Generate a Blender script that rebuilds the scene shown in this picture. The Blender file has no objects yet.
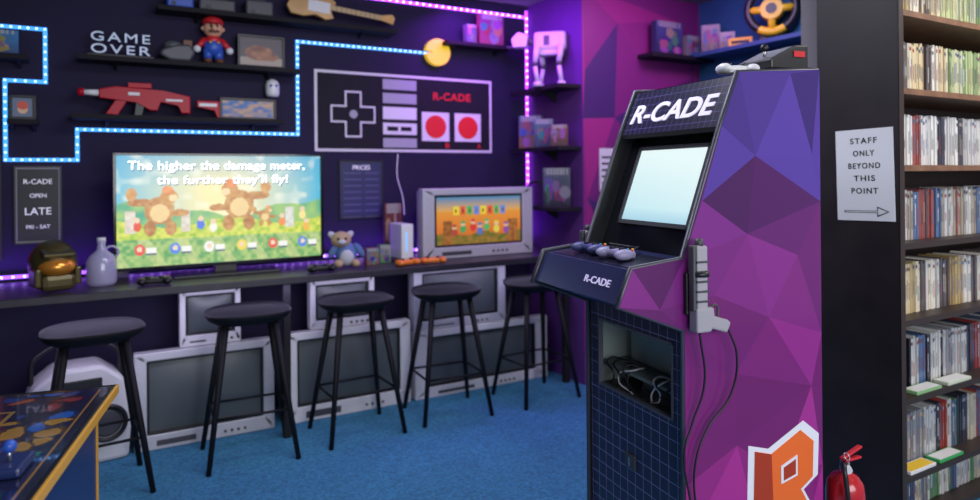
import bpy, bmesh, math, random
from mathutils import Vector, Matrix
from mathutils.geometry import delaunay_2d_cdt
random.seed(7)
C = bpy.context
def link(o, parent=None):
    C.scene.collection.objects.link(o)
    if parent: o.parent = parent
    return o
# ---------------------------------------------------------------- materials
MC = {}
def mat(name, col, rough=.5, metal=0, em=None, es=0, noise=0, nscale=20, bump=0, coat=0, trans=0, spec=None):
    if name in MC: return MC[name]
    m = bpy.data.materials.new(name); m.use_nodes = True
    nt = m.node_tree; b = nt.nodes['Principled BSDF']
    b.inputs['Base Color'].default_value = (*col, 1)
    b.inputs['Roughness'].default_value = rough
    b.inputs['Metallic'].default_value = metal
    if spec is not None: b.inputs['Specular IOR Level'].default_value = spec
    if coat: b.inputs['Coat Weight'].default_value = coat
    if trans: b.inputs['Transmission Weight'].default_value = trans
    if em:
        b.inputs['Emission Color'].default_value = (*em, 1); b.inputs['Emission Strength'].default_value = es
    if noise or bump:
        tc = nt.nodes.new('ShaderNodeTexCoord'); n = nt.nodes.new('ShaderNodeTexNoise')
        n.inputs['Scale'].default_value = nscale; n.inputs['Detail'].default_value = 6
        nt.links.new(tc.outputs['Object'], n.inputs['Vector'])
        if noise:
            r = nt.nodes.new('ShaderNodeValToRGB')
            r.color_ramp.elements[0].position = .3; r.color_ramp.elements[1].position = .7
            r.color_ramp.elements[0].color = (*[c*(1-noise) for c in col], 1)
            r.color_ramp.elements[1].color = (*[min(1, c*(1+noise)) for c in col], 1)
            nt.links.new(n.outputs['Fac'], r.inputs['Fac']); nt.links.new(r.outputs['Color'], b.inputs['Base Color'])
        if bump:
            bp = nt.nodes.new('ShaderNodeBump'); bp.inputs['Strength'].default_value = bump
            nt.links.new(n.outputs['Fac'], bp.inputs['Height']); nt.links.new(bp.outputs['Normal'], b.inputs['Normal'])
    MC[name] = m; return m
def vmat(name, rough=.45, em=0, base=1.0, coat=0):
    m = bpy.data.materials.new(name); m.use_nodes = True
    nt = m.node_tree; b = nt.nodes['Principled BSDF']
    a = nt.nodes.new('ShaderNodeVertexColor'); a.layer_name = 'Col'
    b.inputs['Roughness'].default_value = rough
    if coat: b.inputs['Coat Weight'].default_value = coat
    if base > 0: nt.links.new(a.outputs['Color'], b.inputs['Base Color'])
    else: b.inputs['Base Color'].default_value = (.01, .01, .01, 1)
    if em:
        nt.links.new(a.outputs['Color'], b.inputs['Emission Color']); b.inputs['Emission Strength'].default_value = em
    return m
def gridmat(name, base, line, cell, w, ax=('Y', 'Z')):
    m = bpy.data.materials.new(name); m.use_nodes = True
    nt = m.node_tree; b = nt.nodes['Principled BSDF']; N = nt.nodes; L = nt.links
    b.inputs['Roughness'].default_value = .35
    tc = N.new('ShaderNodeTexCoord')
    s = N.new('ShaderNodeSeparateXYZ'); L.new(tc.outputs['Object'], s.inputs[0])
    outs = []
    for a in ax:
        d = N.new('ShaderNodeMath'); d.operation = 'DIVIDE'; L.new(s.outputs[a], d.inputs[0]); d.inputs[1].default_value = cell
        f = N.new('ShaderNodeMath'); f.operation = 'FRACT'; L.new(d.outputs[0], f.inputs[0])
        g = N.new('ShaderNodeMath'); g.operation = 'LESS_THAN'; L.new(f.outputs[0], g.inputs[0]); g.inputs[1].default_value = w
        outs.append(g)
    mx = N.new('ShaderNodeMath'); mx.operation = 'MAXIMUM'; L.new(outs[0].outputs[0], mx.inputs[0]); L.new(outs[1].outputs[0], mx.inputs[1])
    mix = N.new('ShaderNodeMix'); mix.data_type = 'RGBA'; L.new(mx.outputs[0], mix.inputs['Factor'])
    mix.inputs['A'].default_value = (*base, 1); mix.inputs['B'].default_value = (*line, 1)
    L.new(mix.outputs['Result'], b.inputs['Base Color'])
    return m
BLK = mat('black_plastic', (.010, .010, .013), .4)
STB = mat('stool_black', (.006, .006, .009), .6, spec=.25)
BLKM = mat('black_matte', (.010, .009, .013), .75, spec=.3)
GLOSS = mat('black_gloss', (.006, .006, .010), .12)
WHT = mat('white_plastic', (.75, .75, .76), .4)
SILV = mat('silver_plastic', (.52, .52, .55), .42, .1, noise=.05, nscale=60)
SILV2 = mat('light_grey_plastic', (.66, .65, .67), .45)
DGREY = mat('dark_grey_plastic', (.06, .06, .07), .45)
RED = mat('red_plastic', (.6, .02, .03), .35)
BLUE = mat('blue_plastic', (.03, .1, .5), .4)
YEL = mat('yellow_plastic', (.85, .55, .02), .4)
ORG = mat('orange_plastic', (.85, .22, .03), .4)
SKIN = mat('figure_skin', (.75, .4, .25), .5)
BRN = mat('brown_plastic', (.15, .06, .03), .5)
GRN = mat('green_plastic', (.05, .35, .1), .4)
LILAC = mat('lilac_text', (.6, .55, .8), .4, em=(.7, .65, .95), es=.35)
WTXT = mat('white_print', (.85, .85, .88), .5, em=(.9, .9, 1), es=.25)
TXTB = mat('black_print', (.01, .01, .01), .6)
CRTG = mat('crt_glass', (.085, .10, .105), .38)
METAL = mat('metal', (.5, .5, .52), .3, .9)
VC = vmat('painted_print', .45)
VCE = vmat('lit_display', .3, em=1.0, base=0)
VCG = vmat('glossy_art_print', .25, coat=.25)
# ---------------------------------------------------------------- geometry helpers
def mesh_obj(name, bm, m, parent=None, smooth=False, loc=None, rot=None):
    me = bpy.data.meshes.new(name); bmesh.ops.recalc_face_normals(bm, faces=bm.faces[:])
    bm.to_mesh(me); bm.free()
    if m: me.materials.append(m)
    if smooth:
        for p in me.polygons: p.use_smooth = True
    o = bpy.data.objects.new(name, me); link(o, parent)
    if loc is not None: o.location = loc
    if rot is not None: o.rotation_euler = rot
    return o
def root(name, loc=(0, 0, 0), rz=0):
    e = bpy.data.objects.new(name, None); e.empty_display_size = .1; link(e); e.location = loc; e.rotation_euler = (0, 0, rz); return e
def box(name, parent, c, s, m, bev=0, rot=(0, 0, 0), seg=2):
    bm = bmesh.new(); bmesh.ops.create_cube(bm, size=1)
    bmesh.ops.scale(bm, vec=s, verts=bm.verts)
    if bev: bmesh.ops.bevel(bm, geom=bm.edges[:], offset=min(bev, min(s)*.49), segments=seg, affect='EDGES', profile=.5)
    return mesh_obj(name, bm, m, parent, False, c, rot)
def bx(name, parent, x0, x1, y0, y1, z0, z1, m, bev=0):
    return box(name, parent, ((x0+x1)/2, (y0+y1)/2, (z0+z1)/2), (abs(x1-x0), abs(y1-y0), abs(z1-z0)), m, bev)
def cyl(name, parent, p0, p1, r0, r1, m, seg=20):
    p0 = Vector(p0); p1 = Vector(p1); d = p1-p0
    bm = bmesh.new(); bmesh.ops.create_cone(bm, cap_ends=True, segments=seg, radius1=r0, radius2=r1, depth=d.length)
    o = mesh_obj(name, bm, m, parent)
    for p in o.data.polygons: p.use_smooth = len(p.vertices) == 4
    o.location = (p0+p1)/2; o.rotation_euler = d.to_track_quat('Z', 'Y').to_euler(); return o
def sph(name, parent, c, r, m, rot=(0, 0, 0), seg=20):
    if not hasattr(r, '__len__'): r = (r, r, r)
    bm = bmesh.new(); bmesh.ops.create_uvsphere(bm, u_segments=seg, v_segments=seg//2+2, radius=1)
    bmesh.ops.scale(bm, vec=r, verts=bm.verts); return mesh_obj(name, bm, m, parent, True, c, rot)
def lathe(name, parent, c, prof, m, seg=28):
    bm = bmesh.new(); rings = []
    for r, z in prof:
        rings.append([bm.verts.new((max(r, .0005)*math.cos(2*math.pi*i/seg), max(r, .0005)*math.sin(2*math.pi*i/seg), z)) for i in range(seg)])
    for a, b in zip(rings, rings[1:]):
        for i in range(seg): bm.faces.new((a[i], a[(i+1) % seg], b[(i+1) % seg], b[i]))
    bm.faces.new(rings[0]); bm.faces.new(rings[-1])
    return mesh_obj(name, bm, m, parent, True, c)
def torus(name, parent, c, R, r, m, rot=(0, 0, 0), a0=0, a1=2*math.pi, n=40, k=10):
    bm = bmesh.new(); full = abs(a1-a0-2*math.pi) < 1e-4; rings = []
    for i in range(n+(0 if full else 1)):
        a = a0+(a1-a0)*i/n
        rings.append([bm.verts.new(((R+r*math.cos(2*math.pi*j/k))*math.cos(a), (R+r*math.cos(2*math.pi*j/k))*math.sin(a), r*math.sin(2*math.pi*j/k))) for j in range(k)])
    T = len(rings)
    for i in range(T if full else T-1):
        A = rings[i]; B = rings[(i+1) % T]
        for j in range(k): bm.faces.new((A[j], A[(j+1) % k], B[(j+1) % k], B[j]))
    return mesh_obj(name, bm, m, parent, True, c, rot)
def tube(name, parent, pts, r, m, smooth=True):
    cu = bpy.data.curves.new(name, 'CURVE'); cu.dimensions = '3D'; cu.bevel_depth = r; cu.bevel_resolution = 2; cu.resolution_u = 8
    if smooth:
        sp = cu.splines.new('BEZIER'); sp.bezier_points.add(len(pts)-1)
        for b, p in zip(sp.bezier_points, pts): b.co = p; b.handle_left_type = b.handle_right_type = 'AUTO'
    else:
        sp = cu.splines.new('POLY'); sp.points.add(len(pts)-1)
        for b, p in zip(sp.points, pts): b.co = (*p, 1)
    cu.use_fill_caps = True
    cu.materials.append(m); o = bpy.data.objects.new(name, cu); return link(o, parent)
def prism(name, parent, pts, a0, a1, m, axis='y', bev=0):
    f = {'y': lambda p, a: (p[0], a, p[1]), 'x': lambda p, a: (a, p[0], p[1]), 'z': lambda p, a: (p[0], p[1], a)}[axis]
    bm = bmesh.new(); A = [bm.verts.new(f(p, a0)) for p in pts]; B = [bm.verts.new(f(p, a1)) for p in pts]; n = len(pts)
    bm.faces.new(A); bm.faces.new(B)
    for i in range(n): bm.faces.new((A[i], A[(i+1) % n], B[(i+1) % n], B[i]))
    if bev: bmesh.ops.bevel(bm, geom=bm.edges[:], offset=bev, segments=2, affect='EDGES', profile=.5)
    return mesh_obj(name, bm, m, parent)
def ring(name, parent, x0, x1, z0, z1, ix0, ix1, iz0, iz1, y0, y1, m, bev=0):
    bm = bmesh.new()
    def q(y): return [bm.verts.new(p) for p in ((x0, y, z0), (x1, y, z0), (x1, y, z1), (x0, y, z1), (ix0, y, iz0), (ix1, y, iz0), (ix1, y, iz1), (ix0, y, iz1))]
    A = q(y0); B = q(y1)
    for i in range(4):
        j = (i+1) % 4
        bm.faces.new((A[i], A[j], A[4+j], A[4+i])); bm.faces.new((B[i], B[j], B[4+j], B[4+i]))
        bm.faces.new((A[i], A[j], B[j], B[i])); bm.faces.new((A[4+i], A[4+j], B[4+j], B[4+i]))
    if bev: bmesh.ops.bevel(bm, geom=bm.edges[:], offset=bev, segments=2, affect='EDGES', profile=.5)
    return mesh_obj(name, bm, m, parent)
def txt(name, parent, s, center, right, up, width, height, m, ext=.001, shear=0, off=0, spc=1.0):
    cu = bpy.data.curves.new(name, 'FONT'); cu.body = s; cu.size = 1; cu.align_x = 'CENTER'; cu.align_y = 'CENTER'
    cu.offset = off; cu.shear = shear; cu.space_line = .95; cu.space_character = spc
    o = bpy.data.objects.new(name, cu); link(o, parent); C.view_layer.update()
    dx, dy = max(o.dimensions.x, .01), max(o.dimensions.y, .01)
    R = Vector(right).normalized(); U = Vector(up).normalized(); Nn = R.cross(U)
    sx = width/dx; sy = height/dy if height else sx
    bb = [Vector(b) for b in o.bound_box]; cx = (min(b.x for b in bb)+max(b.x for b in bb))/2; cy = (min(b.y for b in bb)+max(b.y for b in bb))/2
    cu.extrude = ext
    M = Matrix(((R.x*sx, U.x*sy, Nn.x, 0), (R.y*sx, U.y*sy, Nn.y, 0), (R.z*sx, U.z*sy, Nn.z, 0), (0, 0, 0, 1)))
    M.translation = Vector(center)-R*sx*cx-U*sy*cy
    cu.materials.append(m); o.matrix_basis = M; return o
def colmesh(name, parent, verts, faces, cols, m):
    me = bpy.data.meshes.new(name); me.from_pydata(verts, [], faces); me.update()
    ca = me.color_attributes.new('Col', 'FLOAT_COLOR', 'CORNER')
    for p in me.polygons:
        c = cols[p.index]
        for li in p.loop_indices: ca.data[li].color = (c[0], c[1], c[2], 1)
    me.materials.append(m); return link(bpy.data.objects.new(name, me), parent)
def paint(name, parent, o, right, up, w, h, nx, ny, f, m):
    o = Vector(o); R = Vector(right).normalized(); U = Vector(up).normalized()
    vs = [tuple(o+R*w*i/nx+U*h*j/ny) for j in range(ny+1) for i in range(nx+1)]
    fs = []; cs = []
    for j in range(ny):
        for i in range(nx):
            a = j*(nx+1)+i; fs.append((a, a+1, a+nx+2, a+nx+1)); cs.append(f((i+.5)/nx, (j+.5)/ny))
    return colmesh(name, parent, vs, fs, cs, m)
def inpoly(x, y, P):
    r = False; n = len(P)
    for i in range(n):
        x1, y1 = P[i]; x2, y2 = P[(i+1) % n]
        if (y1 > y) != (y2 > y) and x < (x2-x1)*(y-y1)/(y2-y1)+x1: r = not r
    return r
def shards(name, parent, P, mp, seed, mind, colf, m, sub=.3):
    rnd = random.Random(seed); B = []
    for i in range(len(P)):
        a = Vector(P[i]); b = Vector(P[(i+1) % len(P)]); n = max(1, int((b-a).length/sub))
        for k in range(n): B.append(a.lerp(b, k/n))
    I = []; xs = [p[0] for p in P]; ys = [p[1] for p in P]
    for _ in range(3000):
        q = Vector((rnd.uniform(min(xs), max(xs)), rnd.uniform(min(ys), max(ys))))
        if inpoly(q.x, q.y, P) and all((q-r).length > mind for r in I) and all((q-r).length > mind*.55 for r in B): I.append(q)
    vs, es, fs, *_ = delaunay_2d_cdt(B+I, [], [list(range(len(B)))], 1, 1e-5)
    cols = []
    for f in fs:
        c = sum((vs[i] for i in f), Vector((0, 0)))/len(f); cols.append(colf(c.x, c.y, rnd))
    return colmesh(name, parent, [mp(v.x, v.y) for v in vs], [tuple(f) for f in fs], cols, m)
def mix(a, b, t):
    t = max(0, min(1, t)); return tuple(a[i]*(1-t)+b[i]*t for i in range(3))
def ell(u, v, cu, cv, ru, rv): return ((u-cu)/ru)**2+((v-cv)/rv)**2 < 1
def hn(i, j):
    s = math.sin(i*12.9898+j*78.233)*43758.5453; return s-math.floor(s)
def vn(x, y):
    i = math.floor(x); j = math.floor(y); a = x-i; b = y-j; a = a*a*(3-2*a); b = b*b*(3-2*b)
    return (hn(i, j)*(1-a)+hn(i+1, j)*a)*(1-b)+(hn(i, j+1)*(1-a)+hn(i+1, j+1)*a)*b
# ---------------------------------------------------------------- room shell
WALLN = mat('wall_navy_paint', (.014, .010, .040), .75, noise=.15, nscale=3, bump=.05, spec=.3)
WALLP = mat('wall_purple_lit', (.12, .03, .22), .8, noise=.1, nscale=3)  # purple LED light on the alcove wall is put into this colour
WALLB = mat('wall_blue_paint', (.025, .14, .27), .75, noise=.1, nscale=3)
CARPET = mat('blue_carpet', (.040, .21, .37), .95, noise=.35, nscale=70, bump=.4)
nt = CARPET.node_tree
n2 = nt.nodes.new('ShaderNodeTexNoise'); n2.inputs['Scale'].default_value = 9; n2.inputs['Detail'].default_value = 6
bp = nt.nodes['Principled BSDF']; src = bp.inputs['Base Color'].links[0].from_socket
mm = nt.nodes.new('ShaderNodeMix'); mm.data_type = 'RGBA'; mm.blend_type = 'MULTIPLY'; mm.inputs['Factor'].default_value = .4
cr_ = nt.nodes.new('ShaderNodeValToRGB'); cr_.color_ramp.elements[0].position = .35; cr_.color_ramp.elements[1].position = .65; cr_.color_ramp.elements[0].color = (.45, .45, .45, 1)
nt.links.new(n2.outputs['Fac'], cr_.inputs['Fac'])
nt.links.new(src, mm.inputs['A']); nt.links.new(cr_.outputs['Color'], mm.inputs['B']); nt.links.new(mm.outputs['Result'], bp.inputs['Base Color'])
CEIL = mat('ceiling_paint', (.25, .25, .28), .9)
WW = 4.4; SX = 2.89; MY = 3.727; RX = 4.02
bx('floor', None, -2.1, 5.6, -2.2, 4.5, -.1, 0, CARPET)
bx('ceiling', None, -2.1, 5.6, -2.2, 4.5, 2.75, 2.85, CEIL)
bx('wall_back', None, -2.1, SX+.1, WW, WW+.1, 0, 2.75, WALLN)
bx('wall_left', None, -2.1, -2.0, -.5, WW, 0, 2.75, WALLN)
bx('wall_alcove', None, SX, SX+.1, MY, WW, 0, 2.75, WALLP)
wm = root('wall_mural'); bx('plaster', wm, SX+.1, RX+.1, MY, MY+.1, 0, 2.75, WALLP)
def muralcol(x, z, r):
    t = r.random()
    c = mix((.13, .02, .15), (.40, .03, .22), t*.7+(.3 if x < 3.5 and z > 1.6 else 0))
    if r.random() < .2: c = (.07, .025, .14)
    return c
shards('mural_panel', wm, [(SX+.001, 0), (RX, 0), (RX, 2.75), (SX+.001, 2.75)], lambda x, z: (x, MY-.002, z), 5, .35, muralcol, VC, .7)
bx('wall_right', None, RX, RX+.1, 1.99, MY, 0, 2.75, WALLB)
bx('wall_bookcase', None, 2.80, 5.5, 1.885, 1.985, 0, 2.75, mat('wall_plain', (.2, .18, .2), .8))
bx('baseboard_back', None, -2.0, SX, WW-.015, WW, 0, .1, BLKM)
# ---------------------------------------------------------------- counter
ct = root('counter')
CT = mat('counter_laminate', (.028, .024, .035), .35, noise=.2, nscale=15)
bx('top', ct, -1.98, SX-.005, 3.75, WW-.005, .865, .905, CT, .005)
for x in (-1.2, -.50, .905, 2.82): bx('post', ct, x-.02, x+.02, 3.83, 3.87, 0, .865, BLKM, .004)
# ---------------------------------------------------------------- bar stools
def stool(x, y, rz):
    r = root('bar_stool', (x, y, -.018), rz)
    bm = bmesh.new(); n = 36; prof = [(.55, .735, 0), (.80, .742, .008), (.95, .752, .02), (1.0, .762, .028), (1.0, .755, .022), (.93, .735, .01), (.72, .712, 0), (.45, .704, 0)]
    rings = []
    for q, z, k in prof:
        rr = []
        for i in range(n):
            a = 2*math.pi*i/n; ca, sa = math.cos(a), math.sin(a)
            ex = math.copysign(abs(ca)**.75, ca); ey = math.copysign(abs(sa)**.75, sa)
            rr.append(bm.verts.new((.215*q*ex, .150*q*ey, z+k*(.25+.75*max(0, sa)))))
        rings.append(rr)
    for a, b in zip(rings, rings[1:]):
        for i in range(n): bm.faces.new((a[i], a[(i+1) % n], b[(i+1) % n], b[i]))
    bm.faces.new(rings[0]); bm.faces.new(rings[-1])
    mesh_obj('seat', bm, STB, r, True)
    F = {}
    for i, (a, b) in enumerate(((-1, -1), (1, -1), (1, 1), (-1, 1))):
        p0 = Vector((a*.12, b*.075, .715)); p1 = Vector((a*.215, b*.185, .0185)); cyl('leg_%d' % (i+1), r, p1, p0, .0125, .018, STB, 12)
        F[i] = p1.lerp(p0, .36)
    for i in range(4): cyl('footrest_%d' % (i+1), r, F[i], F[(i+1) % 4], .007, .007, STB, 8)
stool(-.02, 3.66, .10); stool(.68, 3.72, -.05); stool(1.27, 3.74, .04); stool(1.85, 3.75, -.08); stool(2.48, 3.72, .06)
# ---------------------------------------------------------------- televisions
def beast(u, v, cu, cv, s, fl):
    parts = [(0, 0, .055, .10, (.50, .20, .05)), (.0, -.02, .035, .065, (.85, .62, .30)), (.035, .10, .032, .055, (.58, .25, .06)), (.05, .09, .016, .025, (.9, .7, .4)),
             (-.07, .06, .045, .03, (.45, .16, .04)), (-.10, .12, .02, .045, (.62, .28, .08)), (.075, -.02, .035, .025, (.5, .2, .05)), (-.035, -.13, .022, .055, (.42, .15, .04)), (.04, -.13, .022, .055, (.48, .19, .05)), (.03, .15, .02, .03, (.8, .2, .05))]
    c = None
    for a, b, p, q, k in parts:
        if ell(u, v, cu+a*s*fl, cv+b*s, p*s, q*s): c = k
    return c
def tvpic(u, v):
    n = vn(u*22, v*13); n3 = vn(u*60, v*34)
    c = mix((.06, .48, .70), (.95, .84, .42), 1.15-abs(u-.48)*2.2)
    if v > .7: c = mix(c, (.05, .36, .62), (v-.7)*2.1)
    c = mix(c, (.95, .95, .80), max(0, n-.6)*1.6)
    hill = .50+.07*math.sin(u*7+1)+.03*math.sin(u*19)
    if v < hill: c = mix((.06, .40, .25), (.40, .62, .18), n)
    h2 = .38+.04*math.sin(u*11+2)
    if v < h2: c = mix((.28, .55, .05), (.85, .82, .15), n3)
    if v < .24: c = mix((.08, .36, .12), (.50, .66, .22), n3)
    if v < .24 and int(u*18+v*6) % 3 == 0: c = mix(c, (.75, .75, .35), .4)
    for cu, col in ((.06, (.9, .85, .75)), (.31, (.85, .8, .7)), (.83, (.8, .85, .8))):
        if abs(u-cu) < .022 and .30 < v < .5: c = mix(col, (.5, .35, .25), n3*.6)
    for a in ((.19, .50, 1.25, 1), (.57, .54, 1.35, -1), (.70, .42, .55, 1)):
        k = beast(u, v, *a)
        if k: c = mix(k, (1, .75, .3), n3*.35)
    for cu, cv, col in ((.09, .36, (.8, .1, .05)), (.38, .36, (.1, .2, .8)), (.44, .33, (.9, .9, .8)), (.79, .36, (.9, .3, .1)), (.90, .42, (.95, .8, .3)), (.92, .30, (.9, .5, .1))):
        if ell(u, v, cu, cv, .018, .045): c = col
        if ell(u, v, cu, cv+.055, .013, .025): c = (.9, .65, .45)
    for i in range(6):
        x = .1+i*.16
        if ell(u, v, x, .15, .024, .05): c = ((.85, .1, .08), (.1, .25, .85), (.9, .9, .9), (.9, .7, .1))[i % 4]
        if ell(u, v, x, .155, .012, .025): c = (.9, .7, .5)
        if .03 < u-x < .075 and .12 < v < .17: c = (.92, .92, .88)
        if .03 < u-x < .075 and .10 < v < .118: c = (.1, .15, .2)
    return c
tv = root('television', (.63, 4.12, 0), 0)
ring('bezel', tv, -.56, .56, .955, 1.585, -.545, .545, .972, 1.572, -.03, 0, GLOSS, .002)
bx('rear_housing', tv, -.55, .55, -.002, .03, .96, 1.58, BLK)
bx('rear_bulge', tv, -.35, .35, .03, .07, 1.0, 1.35, BLK, .01)
bx('stand_neck', tv, -.06, .06, -.02, .04, .915, .97, BLK, .004)
bx('stand_base', tv, -.28, .28, -.13, .11, .9055, .917, BLK, .004)
paint('display', tv, (-.545, -.012, .972), (1, 0, 0), (0, 0, 1), 1.09, .60, 218, 120, tvpic, VCE)
TT = mat('subtitle_white', (.9, .9, .9), .4, em=(1, 1, 1), es=1.7); TSH = mat('subtitle_shadow', (.02, .12, .22), .5)
for k, (m_, dx, dy, dz) in enumerate(((TSH, .004, 0, -.006), (TT, 0, -.002, 0))):
    txt('caption_%d' % (2*k+1), tv, 'The higher the damage meter,', (-.02+dx, -.014+dy, 1.510+dz), (1, 0, 0), (0, 0, 1), .94, .062, m_, .0005, off=.009, spc=1.05)
    txt('caption_%d' % (2*k+2), tv, "the further they'll fly!", (0.0+dx, -.014+dy, 1.432+dz), (1, 0, 0), (0, 0, 1), .70, .062, m_, .0005, off=.009, spc=1.05)
def crt(x0, x1, y, z0, z1, depth, case, scr=None, sidew=.05, bot=.09, glassm=CRTG, name='crt_television'):
    w = x1-x0; h = z1-z0
    r = root(name, ((x0+x1)/2, y, z0)); a = w/2
    ix = a-sidew; iz0 = bot; iz1 = h-.045
    ring('bezel', r, -a, a, 0, h, -ix, ix, iz0, iz1, 0, .07, case, .006)
    ring('screen_mask', r, -ix-.001, ix+.001, iz0-.001, iz1+.001, -ix+.012, ix-.012, iz0+.012, iz1-.012, .008, .06, BLK, .003)
    bm = bmesh.new(); n = 10; G = []
    for j in range(n+1):
        for i in range(n+1):
            u = i/n*2-1; v = j/n*2-1
            G.append(bm.verts.new((u*(ix-.01), .03-.02*(1-u*u)*(1-v*v), (iz0+iz1)/2+v*((iz1-iz0)/2-.01))))
    for j in range(n):
        for i in range(n): q = j*(n+1)+i; bm.faces.new((G[q], G[q+1], G[q+n+2], G[q+n+1]))
    mesh_obj('tube_face', bm, glassm, r, True)
    bm = bmesh.new(); d = depth
    secs = [(.065, a-.008, .006, h-.008), (.14, a-.02, .01, h-.02), (d, a*.6, .02, h*.75)]
    R = [[bm.verts.new((s*q[1], q[0], z)) for s, z in ((-1, q[2]), (1, q[2]), (1, q[3]), (-1, q[3]))] for q in secs]
    for A, B in zip(R, R[1:]):
        for i in range(4): bm.faces.new((A[i], A[(i+1) % 4], B[(i+1) % 4], B[i]))
    bm.faces.new(R[0]); bm.faces.new(R[-1]); mesh_obj('rear_shell', bm, case, r)
    bx('speaker_grille', r, -ix*.85, -ix*.2, -.002, .004, .02, bot-.03, DGREY, .002)
    for k in range(4): cyl('button_%d' % (k+1), r, (ix*.3+k*.035, -.006, bot*.42), (ix*.3+k*.035, .004, bot*.42), .008, .008, DGREY, 12)
    if scr: paint('picture', r, (-ix+.014, .006, iz0+.014), (1, 0, 0), (0, 0, 1), 2*ix-.028, iz1-iz0-.028, 110, 66, scr, VCE)
    return r
crt(.158, .877, 4.03, 0.001, .52, .33, SILV, sidew=.06, bot=.08)
crt(.94, 1.73, 4.03, 0.001, .53, .33, SILV2, sidew=.07, bot=.09)
crt(1.76, 2.79, 4.03, 0.001, .44, .33, SILV2, sidew=.1, bot=.07)
crt(.383, .70, 4.06, .521, .845, .28, SILV2, sidew=.03, bot=.06)
crt(1.095, 1.50, 4.06, .531, .84, .28, SILV2, sidew=.035, bot=.05)
crt(1.76, 2.45, 4.04, .441, .855, .3, SILV, sidew=.06, bot=.06)
def sunset(u, v):
    n = vn(u*30, v*18)
    c = mix((.75, .12, .02), (.95, .45, .06), v)
    if v > .7: c = mix((.85, .45, .1), (.10, .28, .5), (v-.7)*3.5)
    if v < .22+.04*math.sin(u*14): c = mix((.10, .15, .02), (.45, .22, .04), n)
    for cu, w_ in ((.12, .05), (.9, .06)):
        if abs(u-cu) < w_ and v < .5: c = mix((.25, .08, .02), (.5, .2, .04), n)
    if .62 < v < .80 and .18 < u < .82:
        t = (u-.18)*12.5; fr = t-int(t)
        if .12 < fr < .88: c = ((.95, .75, .05), (.85, .12, .05), (.1, .5, .15), (.15, .3, .8))[int(t) % 4]
        if .38 < fr < .6 and .66 < v < .74: c = (.2, .05, .02)
    for cu, cv, col in ((.3, .35, (.1, .4, .12)), (.42, .38, (.75, .05, .04)), (.5, .3, (.12, .2, .6)), (.58, .38, (.1, .5, .15)), (.7, .33, (.85, .7, .1)), (.2, .28, (.5, .08, .05)), (.82, .3, (.3, .1, .4))):
        if ell(u, v, cu, cv-.03, .035, .09): c = col
        if ell(u, v, cu, cv+.08, .028, .05): c = (.85, .55, .35)
        if ell(u, v, cu, cv+.115, .03, .03): c = col
    return tuple(q*.8 for q in c)
t2 = crt(1.80, 2.64, 3.98, .906, 1.365, .38, SILV, sunset, sidew=.085, bot=.075)
old = root('boombox', (-.10, 4.10, 0), .12)
prism('body', old, [(-.22, 0.001), (.22, 0.001), (.24, .25), (.2, .42), (.1, .5), (-.1, .5), (-.2, .42), (-.24, .25)], -.12, .12, SILV2, 'y', .02)
for s in (-1, 1):
    torus('speaker_ring', old, (s*.12, -.125, .2), .085, .012, BLK, (math.pi/2, 0, 0)); cyl('speaker_cone', old, (s*.12, -.128, .2), (s*.12, -.115, .2), .06, .08, DGREY)
bx('cassette_deck', old, -.1, .1, -.132, -.118, .34, .44, BLK, .006)
tube('carry_handle', old, [(-.2, 0, .42), (-.17, 0, .56), (.17, 0, .56), (.2, 0, .42)], .012, BLK)
cs = root('equipment_case', (-.72, 4.05, 0), -.05)
bx('case_body', cs, -.12, .12, -.15, .2, 0.001, .5, BLK, .03)
bx('case_band', cs, -.123, .123, -.153, .203, .24, .26, METAL, .004)
tube('case_handle', cs, [(-.06, 0, .5), (-.05, 0, .54), (.05, 0, .54), (.06, 0, .5)], .008, METAL)
# ---------------------------------------------------------------- wall shelves
def shelf(x0, x1, z, d=.16):
    r = root('wall_shelf', ((x0+x1)/2, WW, z)); w = x1-x0
    bx('board', r, -w/2, w/2, -d, 0, -.028, -.0005, BLKM, .002)
    for s in (-1, 1): prism('bracket', r, [(-.12, -.028), (0, -.028), (0, -.06)], s*w*.35-.008, s*w*.35+.008, BLKM, 'x')
shelf(-.085, 1.10, 2.12); shelf(.30, 1.75, 2.43); shelf(-.12, 1.0, 1.80); shelf(-.405, -.27, 1.765, .1); shelf(-.6, -.31, 2.10, .14); shelf(2.13, 2.66, 2.40, .14)
for z in (2.07, 1.645, 1.225):
    r = root('wall_shelf', (SX, 4.04, z)); bx('board', r, -.2, 0, -.3, .3, -.028, -.0005, BLKM, .002)
    prism('bracket', r, [(-.12, -.028), (0, -.028), (0, -.1)], -.01, .01, BLKM, 'y')
r = root('wall_shelf', (3.70, MY, 2.31)); bx('board', r, -.31, .31, -.16, 0, -.03, -.0005, BLKM, .002)
r = root('wall_shelf', (RX, 3.1, 2.33)); bx('board', r, -.22, 0, -.55, .55, -.03, -.0005, mat('shelf_blue_lit', (.03, .1, .2), .4), .002)  # blue light along this shelf is painted into the board colour
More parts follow.
